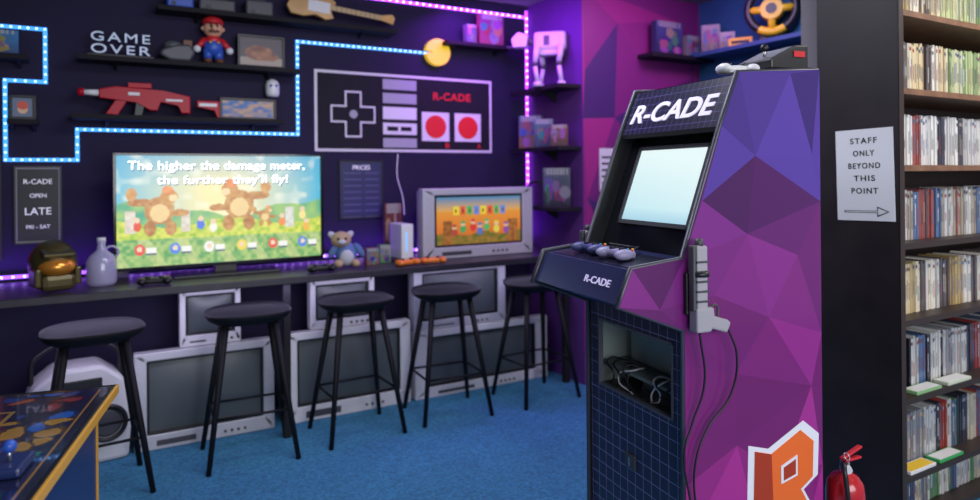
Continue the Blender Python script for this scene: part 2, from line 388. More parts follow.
def ledpath(name, pts, y, gcol, es, step=.028, des=None):
    r = root(name); key = name+str(es)
    GL = mat(key+'_tape', (.05, .1, .3), .5, em=gcol, es=es*.5); DT = mat(key+'_diode', (.8, .9, 1), .5, em=tuple(min(1, c*.75+.25) for c in gcol), es=des or es*1.4)
    for i, (a, b) in enumerate(zip(pts, pts[1:])):
        x0, x1 = sorted((a[0], b[0])); z0, z1 = sorted((a[1], b[1]))
        bx('tape_%d' % i, r, x0-.010, x1+.010, y-.004, y-.0005, z0-.010, z1+.010, GL)
    bm = bmesh.new()
    for a, b in zip(pts, pts[1:]):
        A = Vector(a); B = Vector(b); n = max(1, int((B-A).length/step))
        for k in range(n):
            p = A.lerp(B, k/n); M = Matrix.Translation((p.x, y-.008, p.y)) @ Matrix.Diagonal((.009, .008, .009, 1)); bmesh.ops.create_cube(bm, size=1, matrix=M)
    mesh_obj('diodes', bm, DT, r)
LB = (.05, .36, 1.0)
ledpath('led_strip_light', [(-.62, 2.26), (-.24, 2.26), (-.24, 1.975), (-.42, 1.975), (-.42, 1.553), (-.095, 1.553), (-.095, 1.722), (1.117, 1.722), (1.117, 2.318)], WW, LB, 2.6, .036, 4)
ledpath('led_strip_light', [(1.117, 2.318), (2.05, 2.318)], WW, LB, 2.6, .036, 4)
PURP = (.42, .04, 1.0)
ledpath('purple_led_strip', [(SX-.02, .95), (SX-.02, 2.70)], WW-.005, PURP, 8, .05)
ledpath('purple_led_strip', [(1.0, 2.66), (SX-.03, 2.66)], WW, PURP, 8, .05)
ledpath('purple_led_strip', [(-1.0, .93), (2.8, .93)], WW, (.3, .08, 1.0), 5, .05)
pd = root('yellow_disc_lamp', (2.10, WW-.02, 2.325))
P = [(0, 0)]+[(.095*math.cos(math.radians(188+i*344/30)), .095*math.sin(math.radians(188+i*344/30))) for i in range(31)]
prism('disc', pd, P, -.025, .018, mat('yellow_glow', (.9, .65, .02), .4, em=(1, .65, .03), es=.45), 'y')
gl = root('ghost_lamp', (.95, WW-.045, 2.0)); lathe('shade', gl, (0, 0, 0), [(.035, -.05), (.042, -.03), (.042, .02), (.035, .045), (.01, .06)], WHT)
for s in (-1, 1): sph('eye', gl, (s*.016, -.04, .015), .008, BLUE)
bx('mount', gl, -.015, .015, .0, .044, -.01, .02, WHT)
# ---------------------------------------------------------------- controller banner
bn = root('wall_banner', (1.226, WW, 1.615)); BW = 1.33; BH = .535
BGY = mat('banner_grey', (.38, .38, .44), .7); BDG = mat('banner_dark', (.010, .009, .016), .75, spec=.3); BRD = mat('banner_red', (.75, .01, .015), .6); BCR = mat('banner_cream', (.75, .73, .78), .7)
def card(n, p, x0, x1, z0, z1, y, m): return bx(n, p, x0, x1, y-.0015, y, z0, z1, m)
card('cloth', bn, 0, BW, 0, BH, 0, BCR); card('face', bn, .018, BW-.018, .018, BH-.018, -.002, BDG)
def plus(n, cx, cz, L, w, y, m):
    prism(n, bn, [(cx-w, cz-L), (cx+w, cz-L), (cx+w, cz-w), (cx+L, cz-w), (cx+L, cz+w), (cx+w, cz+w), (cx+w, cz+L), (cx-w, cz+L), (cx-w, cz+w), (cx-L, cz+w), (cx-L, cz-w), (cx-w, cz-w)], y-.0015, y, m, 'y')
plus('dpad_outline', .26, .25, .155, .058, -.004, BCR); plus('dpad', .26, .25, .143, .046, -.006, BDG)
prism('dpad_dot', bn, [(.26+.028*math.cos(i*.4), .25+.028*math.sin(i*.4)) for i in range(16)], -.0095, -.008, BGY, 'y')
for i, (z0, z1, m) in enumerate(((.43, .50, BGY), (.335, .405, BGY), (.225, .31, BCR), (.12, .2, BCR), (.03, .095, BGY))): card('strip_%d' % i, bn, .47, .72, z0, z1, -.004, m)
for i in (0, 1): card('slot_%d' % i, bn, .50+.1*i, .58+.1*i, .145, .175, -.006, BDG)
for i, x in enumerate((.76, 1.02)):
    card('button_square_%d' % i, bn, x, x+.215, .08, .285, -.004, BCR)
    prism('round_button_%d' % i, bn, [(x+.1075+.082*math.cos(2*math.pi*k/28), .182+.082*math.sin(2*math.pi*k/28)) for k in range(28)], -.0085, -.006, BRD, 'y')
txt('title', bn, 'R-CADE', (1.0, -.006, .40), (1, 0, 0), (0, 0, 1), .30, .055, BRD, .0008, off=.02, spc=1.1)
for i, x in enumerate((.87, 1.13)): txt('letter_%d' % i, bn, 'BA'[i], (x+.09, -.006, .05), (1, 0, 0), (0, 0, 1), .03, .035, BRD, .0008, off=.02)
tube('hanging_cable', None, [(1.80, WW-.01, 1.6), (1.79, WW-.02, 1.45), (1.83, WW-.02, 1.3), (1.84, WW-.02, 1.18)], .004, WHT)
def poster(x0, x1, z0, z1, f, title, name='poster', tc=None):
    r = root(name, (x0, WW, z0)); w = x1-x0; h = z1-z0
    ring('frame', r, 0, w, 0, h, .008, w-.008, .008, h-.008, -.014, -.001, BLK)
    paint('print', r, (.006, -.008, .006), (1, 0, 0), (0, 0, 1), w-.012, h-.012, 24, 36, f, VC)
    for i, (t, zz, ww) in enumerate(title): txt('line_%d' % i, r, t, (w/2, -.010, h*zz), (1, 0, 0), (0, 0, 1), w*ww, None, tc or WTXT, .0005, off=.006)
poster(-.385, -.17, 1.10, 1.52, lambda u, v: (.012, .012, .016) if .05 < u < .95 and .03 < v < .97 else (.22, .22, .25), [('R-CADE', .8, .6), ('OPEN', .62, .35), ('LATE', .42, .55), ('FRI - SAT', .22, .5)])
poster(-.66, -.44, 1.02, 1.58, lambda u, v: mix((.5, .03, .03), (.02, .1, .25), 1 if v > .85 or ell(u, v, .5, .4, .3, .2) else 0), [('EL', .9, .3)])
poster(1.385, 1.69, 1.165, 1.555, lambda u, v: (.025, .028, .10) if int(v*36) % 4 or u < .1 or u > .9 or v > .8 or abs(u-.55) < .05 else (.08, .08, .19), [('PRICES', .88, .4)])
r = root('paper_notice', (3.03, MY-.004, 1.33)); bx('sheet', r, 0, .14, -.002, 0, 0, .3, WHT)
for i in range(5): bx('print_%d' % i, r, .02, .12, -.003, -.002, .05+i*.045, .065+i*.045, DGREY)
# ---------------------------------------------------------------- shelf items
gs = root('game_over_sign', (.12, 4.30, 2.12))
NE = mat('sign_glow', (.4, .48, .6), .4, em=(.6, .72, 1), es=.28)
bx('base', gs, -.16, .16, -.02, .02, 0, .012, BLK)
txt('word_game', gs, 'GAME', (0, 0, .112), (1, 0, 0), (0, 0, 1), .29, .05, NE, .006, off=.0, spc=1.25)
txt('word_over', gs, 'OVER', (0, 0, .045), (1, 0, 0), (0, 0, 1), .29, .05, NE, .006, off=.0, spc=1.25)
for k in (-.14, 0, .14): cyl('strut', gs, (k, .004, .01), (k, .004, .13), .003, .003, BLK, 8)
sh = root('toy_spaceship', (.405, 4.30, 2.12), .1)
prism('hull', sh, [(-.10, .03), (-.05, .0), (.06, .0), (.09, .05), (.06, .1), (-.02, .09), (-.09, .06)], -.05, .05, DGREY, 'y', .012)
bx('fin', sh, .03, .08, -.01, .01, .08, .13, BRN, .004); sph('cockpit', sh, (-.02, 0, .09), (.05, .035, .03), CRTG)
def plumber(x, y, z, s):
    r = root('toy_plumber_figure', (x, y, z))
    for k in (-1, 1):
        sph('shoe', r, (k*.045*s, -.02*s, .024*s), (.035*s, .05*s, .024*s), BRN); cyl('leg', r, (k*.042*s, 0, .03*s), (k*.04*s, 0, .12*s), .034*s, .04*s, BLUE)
        cyl('arm', r, (k*.065*s, 0, .2*s), (k*.12*s, -.02*s, .13*s), .026*s, .022*s, RED); sph('glove', r, (k*.125*s, -.025*s, .115*s), .03*s, WHT)
        sph('button', r, (k*.03*s, -.07*s, .17*s), .01*s, YEL); sph('ear', r, (k*.075*s, 0, .29*s), .018*s, SKIN); sph('eye', r, (k*.022*s, -.068*s, .305*s), (.01*s, .006*s, .018*s), TXTB)
    sph('overalls', r, (0, 0, .14*s), (.075*s, .065*s, .075*s), BLUE); sph('shirt', r, (0, 0, .195*s), (.068*s, .055*s, .045*s), RED)
    sph('head', r, (0, 0, .29*s), (.078*s, .072*s, .072*s), SKIN); sph('nose', r, (0, -.082*s, .285*s), .022*s, SKIN); sph('moustache', r, (0, -.07*s, .262*s), (.045*s, .018*s, .013*s), BRN)
    sph('cap', r, (0, .01*s, .345*s), (.085*s, .08*s, .05*s), RED); sph('cap_brim', r, (0, -.06*s, .33*s), (.06*s, .05*s, .012*s), RED)
plumber(.60, 4.31, 2.12, .72)
def framed(x, y, z, w, h, f, name='framed_picture', rz=0):
    r = root(name, (x, y, z), rz); ring('frame', r, -w/2, w/2, 0, h, -w/2+.015, w/2-.015, .015, h-.015, -.012, .012, BLK, .002)
    paint('picture', r, (-w/2+.01, -.004, .01), (1, 0, 0), (0, 0, 1), w-.02, h-.02, 40, 30, f, VC)
    bx('backing', r, -w/2+.01, w/2-.01, -.002, .01, .01, h-.01, BLK)
framed(.88, 4.33, 2.12, .28, .2, lambda u, v: mix((.16, .05, .03), (.45, .2, .1), vn(u*9, v*7)) if ell(u, v, .45, .45, .32, .25) or ell(u, v, .65, .33, .25, .14) else ((.10, .08, .09) if v > .3 else (.4, .33, .28)))
framed(.80, 4.33, 1.80, .33, .13, lambda u, v: mix((.03, .16, .45), (.65, .40, .2), vn(u*11, v*7)*1.3-.2))
framed(-.34, 4.36, 1.765, .12, .13, lambda u, v: (.7, .1, .05) if ell(u, v, .5, .6, .25, .2) else ((.8, .5, .3) if ell(u, v, .5, .4, .22, .2) else (.15, .2, .3)))
rf = root('toy_blaster_rifle', (.21, 4.30, 1.80)); DR = mat('crimson_plastic', (.45, .003, .02), .4, spec=.3)
prism('body', rf, [(-.2, .09), (-.02, .08), (.05, .03), (.09, .03), (.1, .09), (.20, .07), (.21, .02), (.26, .02), (.26, .12), (.12, .145), (-.12, .16), (-.2, .14)], -.025, .025, DR, 'y', .006)
cyl('barrel', rf, (-.28, 0, .12), (-.2, 0, .12), .014, .018, WHT); cyl('muzzle', rf, (-.30, 0, .12), (-.27, 0, .12), .022, .022, DR)
prism('magazine', rf, [(-.12, .085), (-.17, .005), (-.11, .0), (-.06, .085)], -.015, .015, DR, 'y', .004); prism('foregrip', rf, [(-.02, .08), (-.03, .0), (.01, .0), (.03, .08)], -.012, .012, BLK, 'y', .003)
bx('sight', rf, -.06, .06, -.012, .012, .155, .185, DR, .004); bx('panel', rf, -.06, .0, -.028, .028, .11, .13, WHT, .004); bx('panel_2', rf, .13, .22, -.027, .027, .085, .10, WHT, .004)
rb = root('toy_raygun', (.565, 4.30, 1.80))
prism('body', rb, [(-.06, .06), (.04, .05), (.05, 0), (.065, 0), (.065, .1), (-.06, .1)], -.02, .02, DR, 'y', .005); bx('stripe', rb, -.05, .05, -.023, .023, .065, .085, WHT, .003)
gt = root('toy_guitar', (1.30, 4.27, 2.51))
WOODL = mat('guitar_sunburst', (.6, .35, .12), .3, noise=.3, nscale=4)
prism('body', gt, [(-.28, -.02), (-.24, .07), (-.16, .08), (-.1, .045), (-.02, .085), (.03, .05), (-.01, .0), (.02, -.05), (-.03, -.07), (-.1, -.04), (-.17, -.07), (-.25, -.065)], -.018, .018, WOODL, 'y', .005)
bx('pickguard', gt, -.15, -.01, -.021, -.017, -.03, .04, WHT); bx('neck', gt, 0, .33, -.022, -.006, -.002, .03, mat('fretboard', (.55, .4, .2), .4))
for i in range(9): bx('fret_%d' % i, gt, .03+i*.032, .033+i*.032, -.0235, -.02, -.002, .03, BRN)
prism('headstock', gt, [(.33, 0), (.42, -.015), (.43, .03), (.41, .05), (.33, .03)], -.02, -.006, WOODL, 'y', .002)
gt.rotation_euler = (0, math.radians(5), 0)
for x, w, h, m in ((.62, .2, .07, DGREY), (.86, .16, .09, DGREY), (.42, .14, .06, BLUE)):
    r = root('game_console', (x, 4.32, 2.43)); bx('shell', r, -w/2, w/2, -.06, .06, 0, h, m, .01); bx('lid', r, -w/4, w/4, -.04, .04, h, h+.01, DGREY, .004); bx('port', r, -w/3, -w/6, -.062, -.058, .01, .03, BLK)
def boxart(x, y, z, w, h, d, c1, c2, seed, rz=0, name='game_box'):
    r = root(name, (x, y, z), rz); bx('carton', r, -w/2, w/2, -d/2+.001, d/2, 0, h, mat('carton_%d' % seed, c2, .5))
    rd = random.Random(seed); E = [(rd.uniform(.15, .85), rd.uniform(.15, .7), rd.uniform(.06, .2), rd.uniform(.08, .25), (rd.uniform(.02, .5), rd.uniform(.02, .35), rd.uniform(.05, .5))) for _ in range(9)]
    def f(u, v):
        c = mix(c2, c1, v+.3*(vn(u*6, v*6)-.5))
        for a, b, p, q, k in E:
            if ell(u+.05*vn(u*9, v*9), v, a, b, p, q): c = k
        if v > .82 and .1 < u < .9: c = (.5, .5, .5) if int(u*26) % 3 else c
        return tuple(q*.7 for q in c)
    paint('artwork', r, (-w/2, -d/2, 0), (1, 0, 0), (0, 0, 1), w, h, 34, 34, f, VC)
boxart(2.50, 4.31, 2.40, .20, .22, .05, (.2, .04, .25), (.3, .06, .10), 3); boxart(2.33, 4.31, 2.40, .08, .13, .06, (.1, .1, .1), (.15, .15, .2), 4)
boxart(-.45, 4.31, 2.10, .2, .12, .06, (.02, .3, .7), (.01, .05, .2), 5)
LG = mat('walker_grey', (.62, .58, .66), .5)
wk = root('toy_walker_robot', (2.775, 3.98, 2.07), math.radians(-42)); wk.scale = (1.2, 1.2, 1.2)
box('body', wk, (.02, 0, .27), (.19, .09, .11), LG, .02); box('belly', wk, (.02, 0, .205), (.13, .07, .04), LG, .01)
for i in range(4): bx('hull_panel_%d' % i, wk, -.06+i*.045, -.025+i*.045, -.048, .048, .24, .30, DGREY if i == 1 else LG, .004)
cyl('neck', wk, (-.07, 0, .27), (-.12, 0, .28), .022, .022, DGREY); prism('head', wk, [(-.2, .24), (-.12, .24), (-.11, .31), (-.17, .33), (-.21, .29)], -.035, .035, LG, 'y', .006)
for s in (-1, 1): cyl('chin_gun', wk, (-.24, s*.02, .245), (-.16, s*.02, .245), .006, .006, DGREY, 8)
for a in (-.05, .09):
    for s in (-1, 1):
        k = .02 if s > 0 else -.015
        cyl('thigh', wk, (a, s*.055, .24), (a+k, s*.06, .13), .02, .014, LG, 10); sph('knee', wk, (a+k, s*.06, .13), .019, DGREY, seg=12)
        cyl('shin', wk, (a+k, s*.06, .13), (a, s*.06, .02), .013, .013, LG, 10); cyl('foot', wk, (a, s*.06, 0), (a, s*.06, .025), .03, .022, LG, 12)
boxart(2.79, 4.22, 1.645, .17, .24, .06, (.05, .16, .35), (.3, .12, .05), 11, -.7); boxart(2.77, 4.02, 1.645, .14, .2, .06, (.12, .2, .3), (.05, .05, .12), 12, -.7); boxart(2.79, 3.86, 1.645, .12, .15, .06, (.3, .1, .06), (.1, .05, .05), 13, -.7)
boxart(2.78, 3.88, 1.225, .19, .27, .06, (.15, .18, .25), (.02, .02, .04), 14, -.7)
hp = root('headphones', (2.79, 4.15, 1.225), -.8); torus('band', hp, (0, 0, .1), .075, .01, BLK, (math.pi/2, 0, 0), 0, math.pi)
for s in (-1, 1): sph('ear_cup', hp, (s*.078, 0, .055), (.022, .045, .055), WHT)
boxart(3.60, 3.64, 2.31, .26, .24, .05, (.1, .12, .35), (.03, .04, .1), 15); boxart(3.85, 3.64, 2.31, .14, .16, .05, (.15, .4, .5), (.25, .25, .25), 16)
boxart(3.9, 3.5, 2.33, .13, .2, .07, (.4, .45, .45), (.15, .1, .1), 17, -.9); boxart(3.9, 3.35, 2.33, .1, .12, .07, (.5, .5, .5), (.2, .2, .2), 18, -.9)
lc = root('label_block', (3.88, 3.22, 2.33), -1.1); bx('plate', lc, -.08, .08, -.01, .01, 0, .06, YEL, .003); bx('stripe', lc, -.06, .06, -.012, -.01, .02, .04, BLK)
sw = root('racing_wheel_controller', (3.9, 2.98, 2.33), math.radians(-60))
torus('rim_left', sw, (0, 0, .21), .15, .028, BLK, (math.pi/2, 0, 0), math.radians(120), math.radians(240)); torus('rim_right', sw, (0, 0, .21), .15, .028, BLK, (math.pi/2, 0, 0), math.radians(-60), math.radians(60))
torus('rim_top', sw, (0, 0, .21), .15, .0285, YEL, (math.pi/2, 0, 0), math.radians(58), math.radians(122)); torus('rim_bottom', sw, (0, 0, .21), .15, .0285, YEL, (math.pi/2, 0, 0), math.radians(238), math.radians(302))
for a in (0, 180, 270): cyl('spoke', sw, (0, 0, .21), (.145*math.cos(math.radians(a)), 0, .21+.145*math.sin(math.radians(a))), .028, .024, YEL, 10)
cyl('hub', sw, (0, -.03, .21), (0, .03, .21), .07, .08, YEL); cyl('hub_badge', sw, (0, -.034, .21), (0, -.03, .21), .035, .035, BLK); cyl('column', sw, (0, .03, .19), (0, .09, .1), .03, .04, BLK); bx('base', sw, -.09, .09, .02, .14, 0, .1, BLK, .015)
# ---------------------------------------------------------------- counter items
hm = root('toy_armour_helmet', (-.19, 3.96, .906), .3); GOLD = mat('helmet_green', (.10, .08, .03), .35, .5); VIS = mat('visor_gold', (.9, .36, .05), .2, .6)
sph('dome', hm, (0, .01, .13), (.105, .12, .115), GOLD); box('jaw', hm, (0, -.02, .045), (.15, .17, .08), GOLD, .025); sph('visor', hm, (0, -.04, .12), (.085, .092, .052), VIS); box('brow', hm, (0, -.075, .185), (.14, .08, .025), GOLD, .01, (.3, 0, 0))
for s in (-1, 1): box('cheek', hm, (s*.085, -.03, .07), (.03, .12, .09), GOLD, .01)
jug = root('glass_jug', (.015, 4.0, .906)); GLS = mat('frosted_glass', (.30, .30, .42), .2, coat=.5, em=(.35, .25, .7), es=.08)
lathe('body', jug, (0, 0, 0), [(.06, 0), (.07, .02), (.07, .12), (.055, .15), (.022, .18), (.018, .21), (.022, .225)], GLS); cyl('cap', jug, (0, 0, .225), (0, 0, .242), .02, .02, WHT); torus('handle', jug, (.045, 0, .165), .03, .006, GLS, (math.pi/2, 0, 0))
pl = root('plush_toy', (1.29, 3.97, .906), -.2); PW = mat('plush_white', (.5, .5, .58), .95, bump=.4, nscale=80); PB = mat('plush_blue', (.10, .17, .38), .95); PT = mat('plush_tan', (.45, .32, .2), .95)
sph('body', pl, (0, 0, .078), (.065, .06, .075), PB); sph('head', pl, (-.03, -.01, .165), (.06, .055, .05), PT); sph('belly', pl, (0, -.03, .065), (.045, .04, .055), PW)
for s in (-1, 1):
    sph('foot', pl, (s*.05, -.05, .027), (.028, .045, .025), PT); sph('arm', pl, (s*.075, -.015, .10), (.022, .022, .05), PB, (0, -s*.6, 0)); sph('ear', pl, (s*.05-.03, .01, .19), (.02, .012, .03), PW, (0, s*.8, 0)); sph('eye', pl, (s*.022-.03, -.06, .175), .008, TXTB)
sph('snout', pl, (-.03, -.06, .155), (.025, .02, .016), PW)
wi = root('game_console', (1.68, 4.05, .906)); bx('shell', wi, -.04, .04, -.1, .1, .02, .24, WHT, .006); bx('stand', wi, -.05, .05, -.08, .1, 0, .022, DGREY, .006); bx('slot', wi, -.01, -.004, -.103, -.098, .07, .19, mat('slot_blue', (.1, .4, .8), .4, em=(.1, .5, 1), es=1))
def pad(x, y, z, m, rz=0, s=1, name='game_controller'):
    r = root(name, (x, y, z), rz); box('shell', r, (0, 0, .02*s), (.13*s, .06*s, .03*s), m, .012*s)
    for k in (-1, 1):
        sph('grip', r, (k*.058*s, -.022*s, .021*s), (.024*s, .042*s, .02*s), m, seg=14); cyl('stick', r, (k*.03*s, -.012*s, .03*s), (k*.03*s, -.012*s, .044*s), .009*s, .011*s, BLK, 12)
    for i in range(4): a = i*math.pi/2; sph('button', r, (.047*s+.012*s*math.cos(a), .012*s+.012*s*math.sin(a), .036*s), .0055*s, (RED, YEL, GRN, BLUE)[i], seg=8)
    box('dpad_h', r, (-.047*s, .012*s, .036*s), (.026*s, .008*s, .006*s), BLK); box('dpad_v', r, (-.047*s, .012*s, .036*s), (.008*s, .026*s, .006*s), BLK)
pad(1.62, 3.84, .906, ORG, .2); pad(1.80, 3.84, .906, ORG, -.2); pad(1.10, 3.86, .906, BLK, .1); pad(.25, 3.87, .906, BLK, -.1)
boxart(1.46, 4.0, .906, .08, .1, .06, (.1, .25, .4), (.3, .1, .1), 21); boxart(1.56, 4.05, .906, .07, .11, .06, (.5, .5, .5), (.1, .3, .1), 22); boxart(.10, 4.26, .906, .09, .07, .08, (.2, .1, .4), (.1, .05, .3), 23)
boxart(1.70, 4.25, .906, .12, .36, .04, (.25, .03, .04), (.1, .05, .05), 24)
# ---------------------------------------------------------------- arcade cabinet
cab = root('arcade_cabinet', (1.566, 1.5206, 0), math.radians(-6.92)); T = .58
PR = [(0, 0.001), (0, .965), (-.237, 1.055), (-.19, 1.165), (0, 1.185), (.153, 1.60), (.227, 1.775), (.58, 1.80), (.58, 0.001)]
prism('side_right', cab, PR, .001, .02, BLK, 'y'); prism('side_left', cab, PR, T-.02, T-.001, BLK, 'y')
def cabcol(s, z, r):
    t = r.random()
    k = max(0, min(1, (z-.3)/1.2))
    lo = mix((.21, .014, .15), (.050, .010, .085), k); hi = mix((.44, .030, .28), (.15, .025, .22), k)
    c = mix(lo, hi, t**1.3)
    if z > 1.42: c = mix((.035, .016, .13), (.10, .05, .34), t)
    return c
shards('artwork_right', cab, PR, lambda s, z: (s, -.0008, z), 31, .20, cabcol, VCG, .42)
shards('artwork_left', cab, PR, lambda s, z: (s, T+.0008, z), 9, .20, cabcol, VCG, .42)
MOLD = mat('edge_molding', (.05, .05, .07), .3)
for y in (.01, T-.01): tube('t_molding', cab, [(p[0], y, p[1]+(.009 if p[1] < .1 else 0)) for p in PR[:-1]], .0095, MOLD, False)
NG = gridmat('navy_grid_print', (.02, .022, .065), (.34, .32, .58), .046, .045)
NGM = gridmat('marquee_grid_print', (.012, .012, .035), (.12, .1, .30), .03, .06)
NAVY = mat('navy_print', (.03, .035, .11), .25)
a, b = .02, T-.02
def gp(nm, y0, y1, z0, z1):
    bm = bmesh.new(); M = Matrix.Translation((.014, (y0+y1)/2, (z0+z1)/2)) @ Matrix.Diagonal((.012, y1-y0, z1-z0, 1)); bmesh.ops.create_cube(bm, size=1, matrix=M); mesh_obj(nm, bm, NG, cab)
gp('front_lower', a, b, .001, .665); gp('front_upper', a, b, .905, .97); gp('front_stile_l', .50, b, .665, .905); gp('front_stile_r', a, .07, .665, .905)
for n, y0, y1, z0, z1 in (('b', .065, .505, .66, .668), ('t', .065, .505, .902, .91), ('l', .497, .505, .66, .91), ('r', .065, .073, .66, .91)): bx('window_trim_'+n, cab, .004, .022, y0, y1, z0, z1, mat('trim_grey', (.12, .12, .15), .4))
IG = mat('inner_grey', (.30, .40, .37), .35, noise=.15, nscale=8)
bx('inner_back', cab, .42, .43, a, b, .5, 1.0, mat('inner_board', (.35, .42, .38), .8)); bx('inner_floor', cab, .02, .42, a, b, .63, .65, mat('inner_board3', (.12, .13, .12), .8)); bx('inner_side', cab, .02, .42, b-.004, b, .64, .97, mat('inner_board2', (.45, .54, .49), .8))
bx('inner_monitor', cab, .14, .41, .12, .50, .735, .945, IG, .02); bx('inner_amp', cab, .08, .3, .10, .34, .652, .69, DGREY, .005); bx('inner_console', cab, .06, .24, .12, .30, .692, .715, BLK, .004)
bx('inner_shelf', cab, .05, .41, a, b, .722, .734, mat('inner_shelf_grey', (.2, .24, .22), .7))
rd = random.Random(3)
for i in range(9):
    y = rd.uniform(.12, .46); tube('inner_cable_%d' % i, cab, [(.12, y, .74), (.045+rd.random()*.02, y+rd.uniform(-.08, .08), .745), (.04, y+rd.uniform(-.1, .1), .70), (.05, y+rd.uniform(-.14, .14), .66)], .0035, BLK if i % 3 else SILV2)
prism('control_deck', cab, [(.01, .965), (-.229, 1.058), (-.184, 1.160), (0, 1.178), (.085, 1.178), (.085, .965)], a, b, NAVY, 'y')
prism('deck_inlay', cab, [(-.172, 1.1625), (-.01, 1.1785), (-.01, 1.1795), (-.172, 1.1635)], .05, T-.05, mat('deck_black', (.012, .012, .03), .2), 'y')
up = Vector((.045, 0, .102)).normalized()
txt('lip_title', cab, 'R-CADE', (-.209, .165, 1.11), (0, -1, 0), up, .15, .024, LILAC, .001, off=.015)
prism('screen_bezel', cab, [(.058, 1.17), (.075, 1.17), (.235, 1.60), (.218, 1.60)], a, b, GLOSS, 'y')
e = Vector((.16, 0, .43)).normalized(); nrm = Vector((-e.z, 0, e.x))
base = Vector((.058, 0, 1.17))
def onb(d, t, off): v = base+e*d+nrm*off; return (v.x, t, v.z)
def scr(u, v):
    c = mix((.52, .80, .88), (.80, .95, .95), v+.25*u)
    if v < .18: c = mix((.40, .66, .80), c, v/.18)
    return c
paint('display', cab, onb(.115, .475, .004), (0, -1, 0), e, .375, .275, 40, 30, scr, VCE)
for nme, d0, d1, t0, t1 in (('b', .10, .115, .09, .49), ('t', .39, .405, .09, .49)):
    p = [onb(d0, 0, .009), onb(d1, 0, .009), onb(d1, 0, 0), onb(d0, 0, 0)]; prism('display_rim_'+nme, cab, [(q[0], q[2]) for q in p], t0, t1, DGREY, 'y')
for nme, t0, t1 in (('l', .475, .49), ('r', .09, .10)):
    p = [onb(.1, 0, .009), onb(.405, 0, .009), onb(.405, 0, 0), onb(.1, 0, 0)]; prism('display_rim_'+nme, cab, [(q[0], q[2]) for q in p], t0, t1, DGREY, 'y')
bx('soffit', cab, .158, .3, a, b, 1.585, 1.60, BLK)
prism('marquee', cab, [(.158, 1.60), (.228, 1.768), (.25, 1.768), (.18, 1.60)], a, b, NGM, 'y')
up = Vector((.07, 0, .168)).normalized(); n = Vector((-up.z, 0, up.x)); c0 = Vector((.193, .295, 1.676))+n*.004
txt('marquee_title', cab, 'R-CADE', c0, (0, -1, 0), up, .47, .078, mat('marquee_letters', (.75, .7, .9), .4, em=(.85, .8, 1), es=.4), .003, shear=.2, off=.02)
prism('roof', cab, [(.228, 1.77), (.58, 1.795), (.58, 1.78), (.25, 1.755)], a, b, BLK, 'y')
bx('back_board', cab, .56, .575, a, b, .02, 1.78, BLK)
bx('coin_plate', cab, .0, .01, .27, .33, .42, .47, DGREY, .003); bx('coin_slot', cab, -.003, .0, .297, .303, .43, .46, METAL)
def Rs(p, k, cx=.40, cz=.42): return (cx+(p[0]-.5)*.27*k, cz+(p[1]-.5)*.33*k)
RO = [(.0, .0), (.04, .88), (.30, .82), (.78, 1.0), (1.0, .86), (.98, .5), (.78, .40), (1.05, .04), (.70, -.04), (.42, .30), (.36, .30), (.34, -.06)]
cxm = .52; czm = .48
big = [(cxm+(p[0]-cxm)*1.2, czm+(p[1]-czm)*1.17) for p in RO]
OR1 = mat('logo_orange', (.85, .15, .02), .4); OR2 = mat('logo_deep_orange', (.4, .04, .01), .4); LW = mat('logo_white', (.8, .8, .85), .4)
prism('logo_outline', cab, [Rs(p, 1) for p in big], -.0025, -.0012, LW, 'y'); prism('logo_letter', cab, [Rs(p, 1) for p in RO], -.004, -.0025, OR1, 'y')
prism('logo_shade', cab, [Rs(p, 1) for p in [(.04, .88), (.30, .82), (.34, -.06), (.0, 0)]], -.0048, -.004, OR2, 'y'); prism('logo_counter', cab, [Rs(p, 1) for p in [(.45, .5), (.45, .68), (.72, .76), (.72, .55)]], -.0055, -.004, LW, 'y'); prism('logo_counter_in', cab, [Rs(p, 1) for p in [(.49, .53), (.49, .66), (.69, .72), (.69, .57)]], -.0062, -.0055, OR2, 'y')
def W(s, t): return (1.566+.9927*s+.1205*t, 1.5206-.1205*s+.9927*t)
GUN = mat('gun_grey', (.36, .34, .37), .4)
def gun(yc, sgn):
    r = root('light_gun', (*W(0, yc), 0), math.radians(-6.92))
    box('barrel', r, (.03, 0, 1.12), (.042, .034, .22), GUN, .008); box('slide', r, (.008, 0, 1.13), (.02, .026, .20), DGREY, .005); cyl('muzzle', r, (.03, 0, 1.225), (.03, 0, 1.25), .014, .012, DGREY, 14)
    for i in range(5): box('rib_%d' % i, r, (.03, 0, 1.06+i*.03), (.046, .038, .007), DGREY, .002)
    prism('receiver', r, [(.005, .965), (.06, .965), (.075, 1.0), (.07, 1.04), (.005, 1.04)], -.02, .02, GUN, 'y', .006)
    prism('grip', r, [(.06, .975), (.125, .955), (.14, .985), (.13, .995), (.065, 1.015)], -.016, .016, GUN, 'y', .006)
    tube('trigger_guard', r, [(.06, 0, 1.035), (.095, 0, 1.04), (.10, 0, 1.005)], .004, DGREY)
    box('holster', r, (.03, sgn*.024, 1.08), (.07, .014, .13), BLK, .004); cyl('holster_ring', r, (.03, 0, 1.135), (.03, 0, 1.15), .03, .03, BLK, 20)
gun(-.035, 1); gun(T+.035, -1)
def L(s, t, z): x, y = W(s, t); return (x, y, z)
tube('gun_cable', None, [L(.14, -.035, .965), L(.17, -.04, .88), L(.15, -.03, .75), L(.07, -.02, .66), L(.02, -.02, .55), L(.03, -.015, .40), L(.05, -.015, .30), L(.02, -.02, .42)], .0035, BLK)
tube('gun_cable', None, [L(.03, -.035, .96), L(.05, -.03, .8), L(.01, -.02, .68), L(-.02, -.02, .6), L(.0, -.02, .45), L(.03, -.02, .3), L(.03, -.02, .12)], .0035, BLK)
